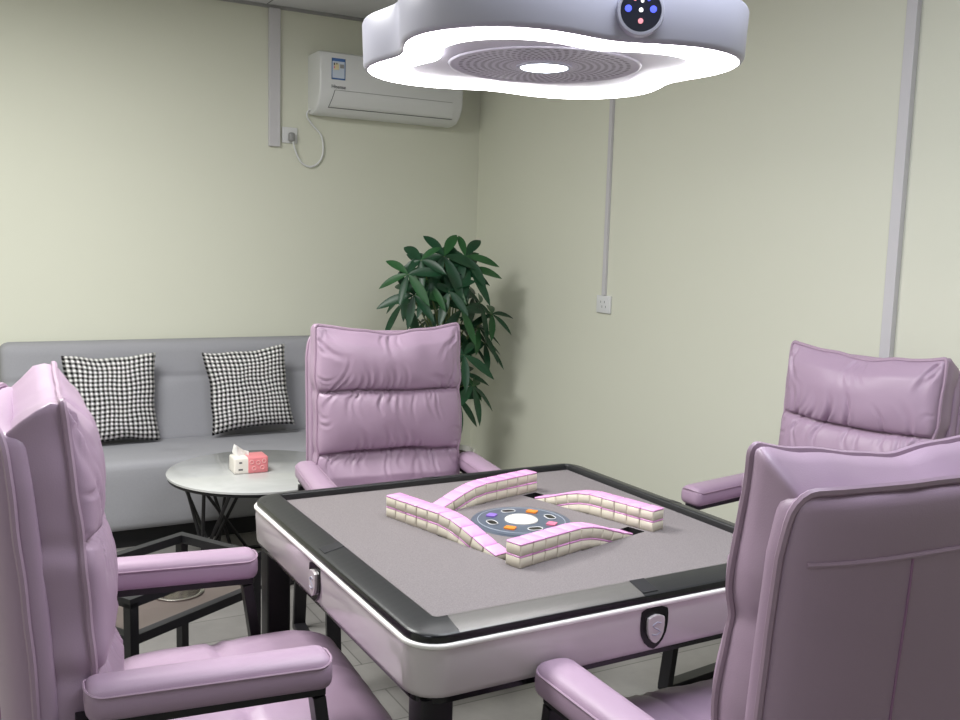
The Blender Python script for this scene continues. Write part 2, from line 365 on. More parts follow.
# thin joints of the rim, one pair at each corner, and small grey hinge marks
for k in range(4):
    R = Matrix.Rotation(k * pi / 2, 4, 'Z'); b = MB()
    b.box((0, 0, 0), (0.036, 0.046, 0.0012), mtx=R @ Matrix.Translation((0.0, -0.473, 0.7849)) @ Matrix.Rotation(radians(12.4), 4, 'X')); b.build('rim_badge', 'dark_metal', table, smooth=False, bevel=0.0005)
    b = MB(); b.bar(R @ Vector((-0.425, -0.451, 0.7888)), R @ Vector((-0.425, -0.4965, 0.7785)), 0.0014, 0.0012); b.build('rim_joint', 'black_lip', table, smooth=False)
# shield emblems on the four aprons
def shield(w, h, n=8):
    pts = [(-w * 0.94, h * 0.80), (-w * 0.5, h * 0.93), (0, h), (w * 0.5, h * 0.93), (w * 0.94, h * 0.80)]
    side = [(w, h * 0.55), (w * 0.99, h * 0.1), (w * 0.9, -h * 0.3), (w * 0.66, -h * 0.65), (w * 0.34, -h * 0.88), (0, -h)]
    return pts + side + [(-x, y) for x, y in side[:-1][::-1]]
for k in range(4):
    R = Matrix.Rotation(k * pi / 2, 4, 'Z')
    fn = lambda p, R=R: R @ Vector((p.x, -0.508 - p.z, 0.713 + p.y))
    b = MB(); b.prism(shield(0.034, 0.044), 0.0, 0.004, fn); em = b.build('emblem', 'black_lip', table, smooth=False, bevel=0.0015)
    b = MB(); b.prism([(x, y - 0.001) for x, y in shield(0.0205, 0.029)], 0.003, 0.010, fn); ei = b.build('emblem_plate', 'apron', em, smooth=False, bevel=0.0015)
    b = MB(); pts = [fn(Vector((x * 0.010, y * 0.013, 0.0102))) for x, y in ((1, .8), (0, 1), (-1, .6), (-.4, .15), (.4, -.15), (1, -.6), (0, -1), (-1, -.8))]; b.tube(pts, 0.0016, 6); b.build('emblem_mark', 'lamp_shell', em)
# legs
for sx, sy in ((-1, -1), (1, -1), (1, 1), (-1, 1)):
    b = MB(); b.loft([[(sx * 0.455 + x, sy * 0.455 + y, z) for x, y in rrect(h, 0.008, 3)] for h, z in ((0.031, 0.0), (0.031, 0.655))], cap0=True, cap1=True); b.build('leg', 'black_metal', table, ang=50)
# centre console
CZ = TZ
cc_ = TMI @ Vector((0.009, 0.016, 0))
b = MB(); b.lathe([(0.0, 0.0055), (0.105, 0.0055), (0.121, 0.0045), (0.124, 0.0)], 48, (cc_.x, cc_.y, CZ)); con = b.build('console', 'disc', table)
b = MB(); b.tube([(cc_.x + 0.107 * cos(a), cc_.y + 0.107 * sin(a), CZ + 0.0055) for a in [2 * pi * i / 48 for i in range(48)]], 0.0009, 5, True); b.build('console_line', 'disc_ring', con)
b = MB(); b.lathe([(0.041, 0.0), (0.041, 0.004), (0.038, 0.007), (0.028, 0.010), (0.015, 0.0118), (0.0, 0.012)], 32, (cc_.x, cc_.y, CZ + 0.004)); b.build('dice_dome', 'dome', con)
for i in range(8):
    a = radians(14.5 + 24) + i * pi / 4; x, y = cc_.x + 0.078 * cos(a), cc_.y + 0.078 * sin(a); R = Matrix.Translation((x, y, CZ + 0.005)) @ Matrix.Rotation(a, 4, 'Z')
    b = MB()
    if i % 2 == 0:
        b.prism(rrect(0.011, 0.003, 3, 0.013), 0, 0.004, lambda p, R=R: R @ p); b.build('seat_button', ['orange', 'violetbtn', 'orange', 'pinkbtn'][i // 2], con, smooth=False)
    else:
        b.prism(rrect(0.010, 0.0098, 5, 0.017), 0, 0.002, lambda p, R=R: R @ p); w_ = b.build('display_window', 'black_lip', con, smooth=False)
        b = MB(); b.tube([R @ Vector((x, y, 0.002)) for x, y in rrect(0.011, 0.0105, 5, 0.018)], 0.0012, 5, True); b.build('window_ring', 'white_plastic', w_)

# ------------------------------------------------------------------ mahjong tiles
TW, TD, TH = 0.0392, 0.044, 0.0263
def tile_mesh(z0, z1, m, nm):
    b = MB(); b.loft([[(x, y, z) for x, y in rrect(TW / 2 - 0.0003 - e, 0.003, 3, TD / 2 - e)] for e, z in ((0.0012, z0), (0, z0 + 0.0012), (0, z1 - 0.0012), (0.0012, z1))], cap0=True, cap1=True)
    o = b.build(nm, m, ang=50); me = o.data; bpy.data.objects.remove(o); return me
body_me = tile_mesh(0, TH * 0.84, 'tile', 'mahjong_tile'); back_me = tile_mesh(TH * 0.84, TH, 'tile_pink', 'tile_back')
WNAME = ['wall nearest the camera', 'wall on the right', 'wall nearest the plant', 'wall on the left']
ORD = ['first', 'second', 'third', 'fourth', 'fifth', 'sixth', 'seventh', 'eighth', 'ninth', 'tenth']
def put_tile(mtx, label, group):
    o = bpy.data.objects.new('mahjong_tile', body_me); COL.objects.link(o); o.matrix_world = mtx; tag(o, label, 'mahjong tile', group)
    c = bpy.data.objects.new('tile_back', back_me); COL.objects.link(c); c.parent = o
YC = (SY0 + SY1) / 2
for k in range(4):
    Wm = wall_m(k)
    for i in range(5):
        for L in range(2):
            x = SL0 - 0.001 - TW * (4.5 - i)
            j = random.uniform(-0.0008, 0.0008)
            put_tile(Wm @ Matrix.Translation((x, YC + j, TZ + 0.0003 + L * (TH + 0.0002))), 'pink-backed mahjong tile, %s from the outer end, %s row, tile %s' % (ORD[i], ('lower', 'upper')[L], WNAME[k]), 'level tiles of the ' + WNAME[k])
    px, pz = SL0 + 0.001, TZ + 2 * TH + 0.0005
    for i, a in enumerate((7, 15, 19, 19, 15)):
        a = radians(a); 
        nxp, nzp = px + TW * cos(a), pz - TW * sin(a)
        for L in range(2):
            mid = Vector(((px + nxp) / 2, YC, (pz + nzp) / 2)); up = Vector((sin(a), 0, cos(a)))
            base = mid - up * ((TH if L else 2 * TH) + 0.0004)
            if L == 0 and i >= 4: continue
            put_tile(Wm @ Matrix.Translation(base) @ Matrix.Rotation(a, 4, 'Y'), 'pink-backed mahjong tile %s down the ramp, %s row, tile %s' % (ORD[i], ('lower', 'upper')[L], WNAME[k]), 'ramp tiles of the ' + WNAME[k])
        px, pz = nxp + 0.0004, nzp

# ------------------------------------------------------------------ reclining chairs
def spine(h):
    """centre line of the backrest; h = height measured along it from the seat, returns (y, z, tilt)"""
    a = radians(1.5 + 5 * h / 0.72)
    y = 0.207 + sin(radians(1.5)) * h + 0.5 * sin(radians(5)) * h * h / 0.72
    z = 0.43 + h * cos(radians(4))
    return y, z, a
BW, BH, BT = 0.54, 0.70, 0.13
CR1, CR2 = 0.685, 0.365      # creases, as a fraction of the height
FOLDS = {}
def folds(seed):
    """short leather pulls that start at the creases, the corners and the middle of the top"""
    if seed in FOLDS: return FOLDS[seed]
    r = random.Random(int(seed * 100)); out = []
    for cv in (CR1, CR2):
        for up in (1, -1):
            for k in range(13):
                u0 = r.uniform(-0.9, 0.9); L = r.uniform(0.05, 0.13); lean = -u0 * r.uniform(0.2, 1.1) * up * (1 if r.random() < 0.8 else -0.5)
                if abs(u0) > 0.6: L *= 1.3
                x0, z0 = u0 * BW / 2, cv * BH + up * 0.008; n = sqrt(1 + lean * lean)
                out.append((x0, z0, lean / n * abs(up), up / n, L, r.uniform(0.0035, 0.0075), r.uniform(0.003, 0.0075)))
    for sx in (1, -1):
        for k in range(4):
            an = radians(r.uniform(205, 262)); out.append((sx * (BW / 2 - r.uniform(0.008, 0.03)), BH - r.uniform(0.005, 0.05), sx * cos(an) * -1 * -1, sin(an), r.uniform(0.06, 0.13), r.uniform(0.004, 0.008), r.uniform(0.003, 0.006)))
        for k in range(7):
            zz = r.uniform(0.05, BH - 0.05); out.append((sx * (BW / 2 - 0.004), zz, -sx * 0.96, r.uniform(-.5, .5), r.uniform(0.03, 0.07), r.uniform(0.003, 0.006), r.uniform(0.002, 0.005)))
    for k in range(3): out.append((r.uniform(-0.03, 0.03), BH - 0.004, r.uniform(-.25, .25), -0.97, r.uniform(0.05, 0.12), 0.005, 0.006))
    FOLDS[seed] = out; return out
def puff_h(u, v, seed):
    c1 = CR1 + 0.012 * (1 - u * u) * (1 if seed < 10 else -0.6) + 0.010 * noise.noise(Vector((u * 2, 1.3, seed))); c2 = CR2 + 0.022 * (1 - u * u) + 0.010 * noise.noise(Vector((u * 2, 4.3, seed)))
    if v <= c2: s = v / c2; p = min(1, 3.2 * (1 - s)) if s > 0.5 else 1 - 0.35 * (1 - 2 * s) ** 2
    elif v <= c1: s = (v - c2) / (c1 - c2); p = (4 * s * (1 - s)) ** 0.36
    else: s = (v - c1) / (1 - c1); p = (4 * s * (1 - s)) ** 0.36 if s < 0.5 else max(0.35, (4 * s * (1 - s)) ** 0.6)
    p = max(0, p) ** 0.9
    x, z = u * BW / 2, v * BH; wr = 0
    for (x0, z0, dx, dz, L, w, A) in folds(seed):
        rx, rz = x - x0, z - z0; t = (rx * dx + rz * dz) / L
        if t < -0.08 or t > 1: continue
        q = (rz * dx - rx * dz + 0.010 * sin(t * 4)) / (w * (1 + t))
        if abs(q) > 3: continue
        wr -= 1.4 * A * (1 - max(t, 0)) ** 1.2 * (exp(-q * q) - 0.45 * exp(-((abs(q) - 1.7) / 0.7) ** 2))
    for cv in (c1, c2): wr -= 0.012 * exp(-((v - cv) * BH / 0.006) ** 2)
    wr -= 0.010 * exp(-(u / 0.05) ** 2) * exp(-((1 - v) / 0.06) ** 2)
    wr += 0.006 * noise.noise(Vector((u * 3, v * 6, seed + 20)))
    return p, wr
def back_pt(u, d, v, seed=3.0):
    """u -1..1 across, v 0..1 up, d = depth forward (+) of the spine plane"""
    h = v * BH
    # outline: top edge dips at the middle with ears at the corners, sides pull in a little at the creases
    top = max(0, (v - 0.8) / 0.2)
    ear = (0.020 * (abs(u) ** 3) - 0.014 * exp(-(u / 0.28) ** 2) + 0.006 * noise.noise(Vector((u * 3.1, 0.3, seed)))) * top
    pull = 0.006 * (exp(-((v - CR1) / 0.03) ** 2) + exp(-((v - CR2) / 0.03) ** 2))
    x = u * (BW / 2 - pull * abs(u)) + 0.007 * noise.noise(Vector((v * 7, u * 2, seed + 30)))
    y, z, a = spine(h + ear)
    return Vector((x, y - d * cos(a), z - d * sin(a)))
def back_fn(p, seed=3.0):
    u = p.x / (BW / 2); v = (p.z + BH / 2) / BH; f = (p.y + BT / 2) / BT     # f 0 at the front
    d = -p.y
    if f < 0.14:
        eu = max(0.0, 1 - abs(u) ** 2.6) ** 0.55; ev = min(1, max(0, (1 - v) / 0.06)) ** 0.5
        pf, wr = puff_h(u, v, seed)
        d = d - 0.020 + eu * ev * (0.054 * pf) + min(1, (1 - abs(u)) / 0.03) * min(1, (1 - v) / 0.02) * wr + 0.004
    elif f < 1:
        g_ = sin(pi * min(1, (f - 0.14) / 0.86)); k = 0.010 * g_ + 0.008 * g_ * noise.noise(Vector((u * 2, v * 5 + f * 3, seed + 41)))
        if abs(u) > 0.97: u *= 1 + k / (BW / 2)
        if v > 0.97: v += k / BH
        d -= 0.016 * max(0, 1 - (f - 0.14) / 0.2) if f < 0.34 else 0
    ft = max(0, (f - 0.24) / 0.76)
    u *= 1 - 0.035 * ft
    v -= max(0, (v - 0.75) / 0.25) * (0.060 * ft) / BH
    return back_pt(u, d, v, seed)
def build_back_mesh(parent, seed=3.0):
    b = MB(); b.rbox((BW, BT, BH), 0.012, (96, 10, 126), lambda p: back_fn(p, seed)); bk = b.build('back_cushion', 'leather', parent, ang=180)
    # piping along the front edge of the cushion
    pts = []
    per = rrect(1.0, 0.04, 4); dense = []
    for i in range(len(per)):
        a, c = per[i], per[(i + 1) % len(per)]; L = math.dist(a, c); n = max(1, int(L / 0.04))
        for j in range(n): dense.append((a[0] + (c[0] - a[0]) * j / n, a[1] + (c[1] - a[1]) * j / n))
    for i, (u, q) in enumerate(dense):
        v = (q + 1) / 2; j = noise.noise(Vector((u * 5, v * 9, seed + 50)))
        pts.append(back_pt(u * 1.006, 0.041 + 0.003 * j, 0.5 + (v - 0.5) * 1.005, seed))
    b = MB(); b.tube(pts, 0.0062, 7, True); b.build('cushion_piping', 'piping', bk)
    return bk
SHW, SHH, SHT = 0.565, 0.665, 0.055
def shell_pt(u, d, v):
    h = -0.10 + v * (SHH + 0.10)
    a0 = h if h > 0 else 0
    y, z, a = spine(max(h, 0)); 
    if h < 0: z += h
    wrap = 0.030 * abs(u) ** 4                        # the sides wrap a little forward
    x = u * SHW / 2 * (1 - 0.04 * max(0, v - 0.9) / 0.1)
    dd = d - 0.070 + wrap
    return Vector((x, y - dd * cos(a), z - dd * sin(a)))
def shell_fn(p):
    u = p.x / (SHW / 2); v = (p.z + 0.4) / 0.8; d = -p.y
    if d < 0: d -= 0.018 * max(0, 1 - u ** 4) ** 0.5 * max(0, 1 - (2 * v - 1) ** 6)
    return shell_pt(u, d, v)
def build_shell(parent):
    b = MB(); b.rbox((SHW, SHT, 0.8), 0.022, (36, 8, 44), shell_fn); sh = b.build('back_shell', 'leather', parent, ang=180)
    per = rrect(1.0, 0.10, 5); pts = []
    for i in range(len(per)):
        a, c = per[i], per[(i + 1) % len(per)]; L = math.dist(a, c); n = max(1, int(L / 0.06))
        for j in range(n):
            u, q = a[0] + (c[0] - a[0]) * j / n, a[1] + (c[1] - a[1]) * j / n; v = (q + 1) / 2
            pts.append(shell_pt(u * 1.004, -0.014 + 0.003 * noise.noise(Vector((u * 4, v * 7, 2))), v * 1.004))
    b = MB(); b.tube(pts, 0.0065, 7, True); b.build('shell_piping', 'piping', sh)
    def bs(u, v): 
        d = -SHT / 2 - 0.018 * max(0, 1 - u ** 4) ** 0.5 * max(0, 1 - (2 * v - 1) ** 6); return shell_pt(u, d - 0.0005, v)
    b = MB(); b.tube([bs(-0.93 + 1.86 * i / 30, 0.885) for i in range(31)], 0.004, 6); b.build('cross_seam', 'piping', sh)
    for s_ in (-0.36, 0.36):
        b = MB(); b.tube([bs(s_, 0.03 + 0.85 * i / 24) for i in range(25)], 0.0022, 6); b.build('vertical_seam', 'stitch', sh)
    return sh
SY_0, SY_1, SZ = -0.41, 0.13, 0.49
def seat_fn(p):
    u = p.x / 0.265; f = (p.y + 0.27) / 0.54     # f 0 front, 1 rear
    x, y, z = p.x, p.y + (SY_0 + SY_1) / 2, p.z + SZ - 0.075
    if p.z > -0.03:
        w = min(1, (p.z + 0.03) / 0.06)
        cre = exp(-((f - 0.56) / 0.022) ** 2); mid = exp(-(u / 0.03) ** 2) * (1 if f < 0.56 else 0.2)
        dome = 0.028 * (1 - u ** 4) * (1 - abs(2 * f - 1) ** 4)
        n = noise.noise(Vector((u * 6, f * 3, 11))); wr = max(0, 1 - abs(n) * 5) * exp(-abs(f - 0.56) / 0.12) * 0.006
        wr2 = max(0, 1 - abs(noise.noise(Vector((u * 4 + f * 5, f * 2, 17)))) * 6) * 0.003
        z += w * (dome - 0.014 * cre * (1 - u ** 6) - 0.006 * mid - wr - wr2)
        z -= w * 0.030 * max(0, 1 - f / 0.25) ** 2      # waterfall front
    return Vector((x, y, z))
def build_chair(name, label, loc, rz, seed, tall=1.0, drop=0.0):
    t = thing(name, label, 'chair', loc, rz, 'lilac leather chairs around the mahjong table')
    t.scale.z = tall
    b = MB(); b.rbox((0.53, 0.54, 0.15), 0.05, (36, 40, 12), seat_fn); b.build('seat', 'leather', t, ang=180)
    build_back_mesh(t, seed); build_shell(t)
    for sx in (-1, 1):
        def armfn(p, sx=sx):
            f = (p.y + 0.21) / 0.42
            return Vector((sx * 0.308 + p.x * (1 - 0.10 * f), p.y - 0.013, 0.657 - drop + p.z + 0.010 * (1 - (p.x / 0.045) ** 2) * (1 if p.z > 0 else 0) - 0.012 * (1 - f)))
        b = MB(); b.rbox((0.088, 0.42, 0.056), 0.022, (10, 24, 8), armfn); ar = b.build('armrest', 'leather', t, ang=180)
        b = MB(); pts = [armfn(Vector((x, y, 0.018))) for x, y in rrect(0.0435, 0.03, 5, 0.2095)]; b.tube(pts, 0.0022, 5, True); b.build('arm_seam', 'piping', ar)
        b = MB()
        b.bar((sx * 0.308, -0.212, 0.612 - drop), (sx * 0.308, 0.21, 0.622 - drop), 0.045, 0.018)
        b.bar((sx * 0.308, -0.20, 0.60 - drop), (sx * 0.308, -0.285, 0.012), 0.045, 0.024, up=(0, 1, 0))
        b.bar((sx * 0.308, -0.296, 0.012), (sx * 0.308, 0.30, 0.012), 0.045, 0.024)
        b.bar((sx * 0.308, 0.20, 0.60 - drop), (sx * 0.308, 0.29, 0.012), 0.045, 0.024, up=(0, 1, 0))
        b.build('side_frame', 'black_metal', t, smooth=False, bevel=0.002)
    for y, z in ((-0.23, 0.325), (0.20, 0.325)):
        b = MB(); b.bar((-0.31, y, z), (0.31, y, z), 0.05, 0.025); b.build('cross_bar', 'black_metal', t, smooth=False)
    return t
build_chair('lounge_chair', 'lilac leather chair on the left, seen from its side, armrests toward the table', (-0.806, 0.015, 0), radians(86.5), 3.0, 1.02)
build_chair('lounge_chair', 'lilac leather chair facing the camera across the table, in front of the plant', (0.175, 1.065, 0), radians(-7), 7.7, 1.0, 0.03)
build_chair('lounge_chair', 'lilac leather chair before the right wall, partly hidden by the nearest chair', (1.14, 0.115, 0), radians(-84), 12.1, 1.0)
build_chair('lounge_chair', 'lilac leather chair nearest the camera at lower right, showing its back', (0.042, -0.765, 0), radians(180 - 3), 5.2, 1.03)

# ------------------------------------------------------------------ sofa and cushions
sofa = thing('sofa', 'long grey fabric sofa with low backrest against the back wall', 'sofa', (-0.055, 2.97, 0))
SW = 1.89
def sseat(p):
    u = p.x / (SW / 2); f = (p.y + 0.26) / 0.52
    z = p.z + 0.25
    if p.z > 0.05:
        for tx in (-0.62, -0.2, 0.2, 0.62): z -= 0.012 * exp(-((p.x - tx) / 0.05) ** 2 - ((p.y + 0.02) / 0.05) ** 2)
        z += 0.008 * (1 - abs(2 * f - 1) ** 3)
    return Vector((p.x, p.y - 0.15, z))
b = MB(); b.rbox((SW, 0.52, 0.32), 0.035, (60, 20, 12), sseat); st = b.build('seat', 'sofa', sofa, ang=180)
def sback(p):
    v = (p.z + 0.26) / 0.52; y = 0.155 + 0.085 * v; z = 0.38 + 0.26 + p.z
    yy = p.y + y
    if p.y < 0:
        yy += 0.010 * exp(-((v - 0.66) / 0.02) ** 2)
        for tx in (-0.62, -0.2, 0.2, 0.62): yy += 0.016 * exp(-((p.x - tx) / 0.05) ** 2 - ((v - 0.66) * 0.52 / 0.04) ** 2)
    return Vector((p.x, yy, z))
b = MB(); b.rbox((SW, 0.17, 0.53), 0.045, (60, 10, 40), sback); sb = b.build('backrest', 'sofa', sofa, ang=180)
b = MB(); b.box((0, -0.10, 0.05), (SW - 0.12, 0.5, 0.1)); b.build('plinth', 'plinth', sofa, smooth=False)  # black plinth, its colour stands for the shadowed gap under the sofa
def throw_pillow(label, loc, rz, lean, w, seedv, roll=0.0):
    b = MB(); n = 28; uvl = b.bm.loops.layers.uv.new('UVMap'); g_ = {}
    for sd in (1, -1):
        for i in range(n + 1):
            for j in range(n + 1):
                u, v = -1 + 2 * i / n, -1 + 2 * j / n
                if sd == -1 and (abs(u) == 1 or abs(v) == 1): g_[(sd, i, j)] = g_[(1, i, j)]; continue
                cv = lambda q: 1 - 0.085 * (1 - q * q)
                x = u * cv(v) * w / 2 + 0.008 * noise.noise(Vector((u * 2, v * 2, seedv))); z = v * cv(u) * w / 2 + 0.008 * noise.noise(Vector((u * 2, v * 2, seedv + 5)))
                t_ = ((1 - u ** 4) * (1 - v ** 4)) ** 0.55 * (0.062 + 0.012 * noise.noise(Vector((u * 1.5, v * 1.5, seedv + sd))))
                t_ -= 0.006 * exp(-((v - 0.12) / 0.06) ** 2) * (1 if seedv > 4 else 0)
                g_[(sd, i, j)] = b.v((x, -sd * t_, z + w / 2))
    for sd in (1, -1):
        for i in range(n):
            for j in range(n):
                ks = [(i, j), (i + 1, j), (i + 1, j + 1), (i, j + 1)]
                f = b.face([g_[(sd,) + q] for q in ks])
                if f:
                    for l, q in zip(f.loops, ks): l[uvl].uv = (q[0] / n, q[1] / n)
    o = b.build('throw_pillow', 'check', ang=180); o.location = loc; o.rotation_euler = (-lean, roll, rz)
    tag(o, label, 'pillow', 'houndstooth pillows on the sofa'); return o
throw_pillow('houndstooth throw pillow on the left of the sofa, behind the left chair', (-0.52, 2.94, 0.425), radians(3), radians(9), 0.44, 2.0)
throw_pillow('houndstooth throw pillow on the sofa beside the chair facing the camera', (0.165, 2.915, 0.452), radians(-4), radians(11), 0.43, 6.0, radians(-5))

# ------------------------------------------------------------------ coffee table with tissue pack
ct = thing('coffee_table', 'round coffee table with pale grey marble top and black rod legs before the sofa', 'coffee table', (-0.04, 2.1, 0))
CTR, CTZ = 0.39, 0.445
b = MB(); b.lathe([(0, CTZ), (CTR - 0.006, CTZ), (CTR, CTZ - 0.004), (CTR, CTZ - 0.012), (CTR - 0.01, CTZ - 0.014), (0, CTZ - 0.014)], 64); b.build('tabletop', 'marble', ct, ang=50)
b = MB(); b.lathe([(CTR - 0.008, CTZ - 0.0145), (CTR - 0.005, CTZ - 0.018), (CTR - 0.006, CTZ - 0.026), (CTR - 0.03, CTZ - 0.026)], 64); b.build('rim', 'black_metal', ct)
for k in range(4):
    a0 = radians(20 + 90 * k)
    for j, da in enumerate((-34, -12, 12, 34)):
        b = MB(); a1 = a0 + radians(da); a2 = a0 - radians(da) * 0.7
        b.tube([(0.33 * cos(a1), 0.33 * sin(a1), CTZ - 0.02), (0.27 * cos(a2), 0.27 * sin(a2), 0.008)], 0.0075, 8); b.build('leg_rod', 'black_metal', ct)
b = MB(); b.tube([(0.27 * cos(2 * pi * i / 48), 0.27 * sin(2 * pi * i / 48), 0.008) for i in range(48)], 0.0075, 8, True); b.build('foot_ring', 'black_metal', ct)
tp = thing('tissue_pack', 'white and pink soft tissue pack with a tissue pulled out, on the coffee table', 'tissues', (-0.095, 2.08, CTZ), radians(-2))
b = MB(); b.rbox((0.145, 0.10, 0.07), 0.008, (12, 9, 9), lambda p: Vector((p.x, p.y, p.z + 0.035))); bd = b.build('pack', 'pack_white', tp, ang=180)
b = MB(); b.rbox((0.0905, 0.102, 0.0712), 0.008, (10, 9, 9), lambda p: Vector((p.x + 0.0285, p.y, p.z + 0.0358))); b.build('pink_wrap', 'pack_pink', tp, ang=180)
for x, z in ((0.002, 0.05), (0.012, 0.022), (0.03, 0.046), (0.047, 0.024), (0.055, 0.052)):
    b = MB(); b.tube([(x + 0.008 * cos(2 * pi * i / 16), -0.0515, z + 0.008 * sin(2 * pi * i / 16)) for i in range(16)], 0.0016, 5, True); b.build('printed_ring', 'pack_ring', tp)
for z, w in ((0.05, 0.012), (0.02, 0.018)):
    b = MB(); b.box((-0.045, -0.0502, z), (w, 0.0008, 0.007)); b.build('printed_mark', 'line_grey', tp, smooth=False)
b = MB()
pr = []
for i in range(9):
    s_ = -1 + 2 * i / 8; pr.append([(-0.03 + s_ * 0.030, 0.012 * sin(s_ * 4), 0.070), (-0.034 + s_ * 0.034, 0.012 * sin(s_ * 5 + 1), 0.088), (-0.040 + s_ * 0.022, 0.010 * sin(s_ * 5 + 2), 0.108 - 0.016 * s_)])
for y_ in (0, 0.0012):
    b.loft([[(x, y + y_, z) for x, y, z in q] for q in pr], closed=False)
b.build('tissue', 'paper', tp, ang=180)

# ------------------------------------------------------------------ side stand with steel ash cup
A_, B_, C_ = Vector((-0.615, 0.974, 0)), Vector((-0.424, 0.712, 0)), Vector((-0.818, 0.482, 0)); D_ = A_ + C_ - B_
sc_ = (A_ + C_) / 2; ang_ = atan2((A_ - D_).y, (A_ - D_).x)
sd = thing('side_stand', 'low black frame side stand with a brown shelf beside the left chair', 'side table', (sc_.x, sc_.y, 0), ang_)
LX, LY = (A_ - D_).length / 2, (A_ - B_).length / 2
fr_w = 0.026
for sx, sy in ((-1, -1), (1, -1), (1, 1), (-1, 1)):
    b = MB(); b.box((sx * (LX - fr_w / 2), sy * (LY - fr_w / 2), 0.269), (fr_w, fr_w, 0.538)); b.build('leg', 'dark_metal', sd, smooth=False, bevel=0.001)
for z, nm in ((0.55, 'top_frame'), (0.452, 'shelf_frame')):
    b = MB(); hh = 0.024
    for sy in (-1, 1): b.box((0, sy * (LY - fr_w / 2), z - hh / 2), (2 * LX - (0 if nm == 'top_frame' else 2 * fr_w), fr_w, hh))
    for sx in (-1, 1): b.box((sx * (LX - fr_w / 2), 0, z - hh / 2), (fr_w, 2 * LY - 2 * fr_w, hh))
    b.build(nm, 'dark_metal', sd, smooth=False)
hc = Matrix.Rotation(-ang_, 4, 'Z') @ (Vector((-0.662, 0.748, 0)) - Vector((sc_.x, sc_.y, 0)))
b = MB(); bm = b.bm
loopedges([(x, y, 0.448) for x, y in ((-LX + fr_w, -LY + fr_w), (LX - fr_w, -LY + fr_w), (LX - fr_w, LY - fr_w), (-LX + fr_w, LY - fr_w))])
loopedges([(hc.x + 0.064 * cos(2 * pi * i / 32), hc.y + 0.064 * sin(2 * pi * i / 32), 0.448) for i in range(32)])
bmesh.ops.triangle_fill(bm, use_beauty=True, use_dissolve=False, edges=bm.edges[:])
ret = bmesh.ops.extrude_face_region(bm, geom=bm.faces[:]); bmesh.ops.translate(bm, vec=(0, 0, -0.012), verts=[q for q in ret['geom'] if isinstance(q, bmesh.types.BMVert)])
b.build('shelf', 'shelf', sd, smooth=False)
cup = MB(); cup.lathe([(0.060, 0.449), (0.071, 0.4495), (0.0715, 0.452), (0.068, 0.4535), (0.061, 0.452), (0.059, 0.445), (0.056, 0.395), (0.050, 0.388), (0.0, 0.387), (0.0, 0.384), (0.052, 0.385), (0.0605, 0.395), (0.0615, 0.449)], 40)
wc = sd.matrix_basis @ Vector((hc.x, hc.y, 0))
cu_ = cup.build('steel_cup', 'chrome', None, ang=50); cu_.location = (wc.x, wc.y, 0); tag(cu_, 'round stainless steel cup set into the brown shelf of the side stand', 'cup')

# ------------------------------------------------------------------ hanging lamp
LC = Vector((-0.026, -0.070, 0)); LZ = 1.83; LPH = radians(36.5); LS = 0.987
def lrad(ph, k=12):
    acc = 0
    for i in range(4):
        d = ph - i * pi / 2; s_ = 0.2284 ** 2 - (0.2577 * sin(d)) ** 2
        v = max(0.01, 0.2577 * cos(d) + (sqrt(s_) if s_ > 0 else 0)); acc += v ** k
    return (acc / 4) ** (1 / k) * LS * 1.0
NR = 160
RAD = [lrad(2 * pi * i / NR) * 1.012 for i in range(NR)]
for _ in range(40): RAD = [(RAD[i - 1] + 2 * RAD[i] + RAD[(i + 1) % NR]) / 4 for i in range(NR)]
def lring(off, z):
    out = []
    pts = [Vector((RAD[i] * cos(2 * pi * i / NR), RAD[i] * sin(2 * pi * i / NR))) for i in range(NR)]
    for i in range(NR):
        t = pts[(i + 1) % NR] - pts[i - 1]; n = Vector((t.y, -t.x)).normalized(); q = pts[i] + n * off; out.append((q.x, q.y, z))
    return out
def sring(k, z): return [(RAD[i] * (k + 0.02 * (RAD[i] - 0.4) / 0.07) * cos(2 * pi * i / NR), RAD[i] * (k + 0.02 * (RAD[i] - 0.4) / 0.07) * sin(2 * pi * i / NR), z) for i in range(NR)]
lamp = thing('pendant_lamp', 'white four-lobed pendant lamp glowing above the mahjong table', 'lamp', (LC.x, LC.y, LZ), LPH)
b = MB(); b.loft([lring(-0.004, 0.002), lring(0.002, 0.004), lring(0.006, 0.012), lring(0.010, 0.100), lring(0.007, 0.107), lring(0.0, 0.109), lring(-0.10, 0.108)], cap1=True); b.build('housing', 'lamp_shell', lamp, ang=50)
b = MB(); b.loft([lring(-0.004, 0.002), lring(-0.008, 0.0), sring(0.765, 0.0), sring(0.758, 0.002), sring(0.757, 0.0075)]); b.build('diffuser_ring', 'diffuser', lamp, ang=50)
b = MB(); b.loft([sring(0.760, 0.007), sring(0.70, 0.0085), sring(0.66, 0.010)], cap1=True); b.build('inner_panel', 'lamp_panel', lamp, ang=50)
b = MB(); b.lathe([(0.213, 0.0095), (0.211, 0.0065), (0.207, 0.006), (0.203, 0.0075), (0.198, 0.008), (0.06, 0.008)], 64); b.build('speaker_vent', 'vent', lamp, ang=50)
b = MB(); b.lathe([(0.062, 0.009), (0.062, 0.005), (0.056, 0.003), (0.052, 0.005)], 40); b.build('led_bezel', 'lamp_shell', lamp, ang=50)
b = MB(); b.lathe([(0.053, 0.005), (0.04, 0.002), (0.0, 0.001)], 40); b.build('led_spot', 'led', lamp)
b = MB(); b.tube([(0, 0, 0.10), (0, 0, CEIL - LZ - 0.02)], 0.012, 12); b.build('hanging_rod', 'white_plastic', lamp)
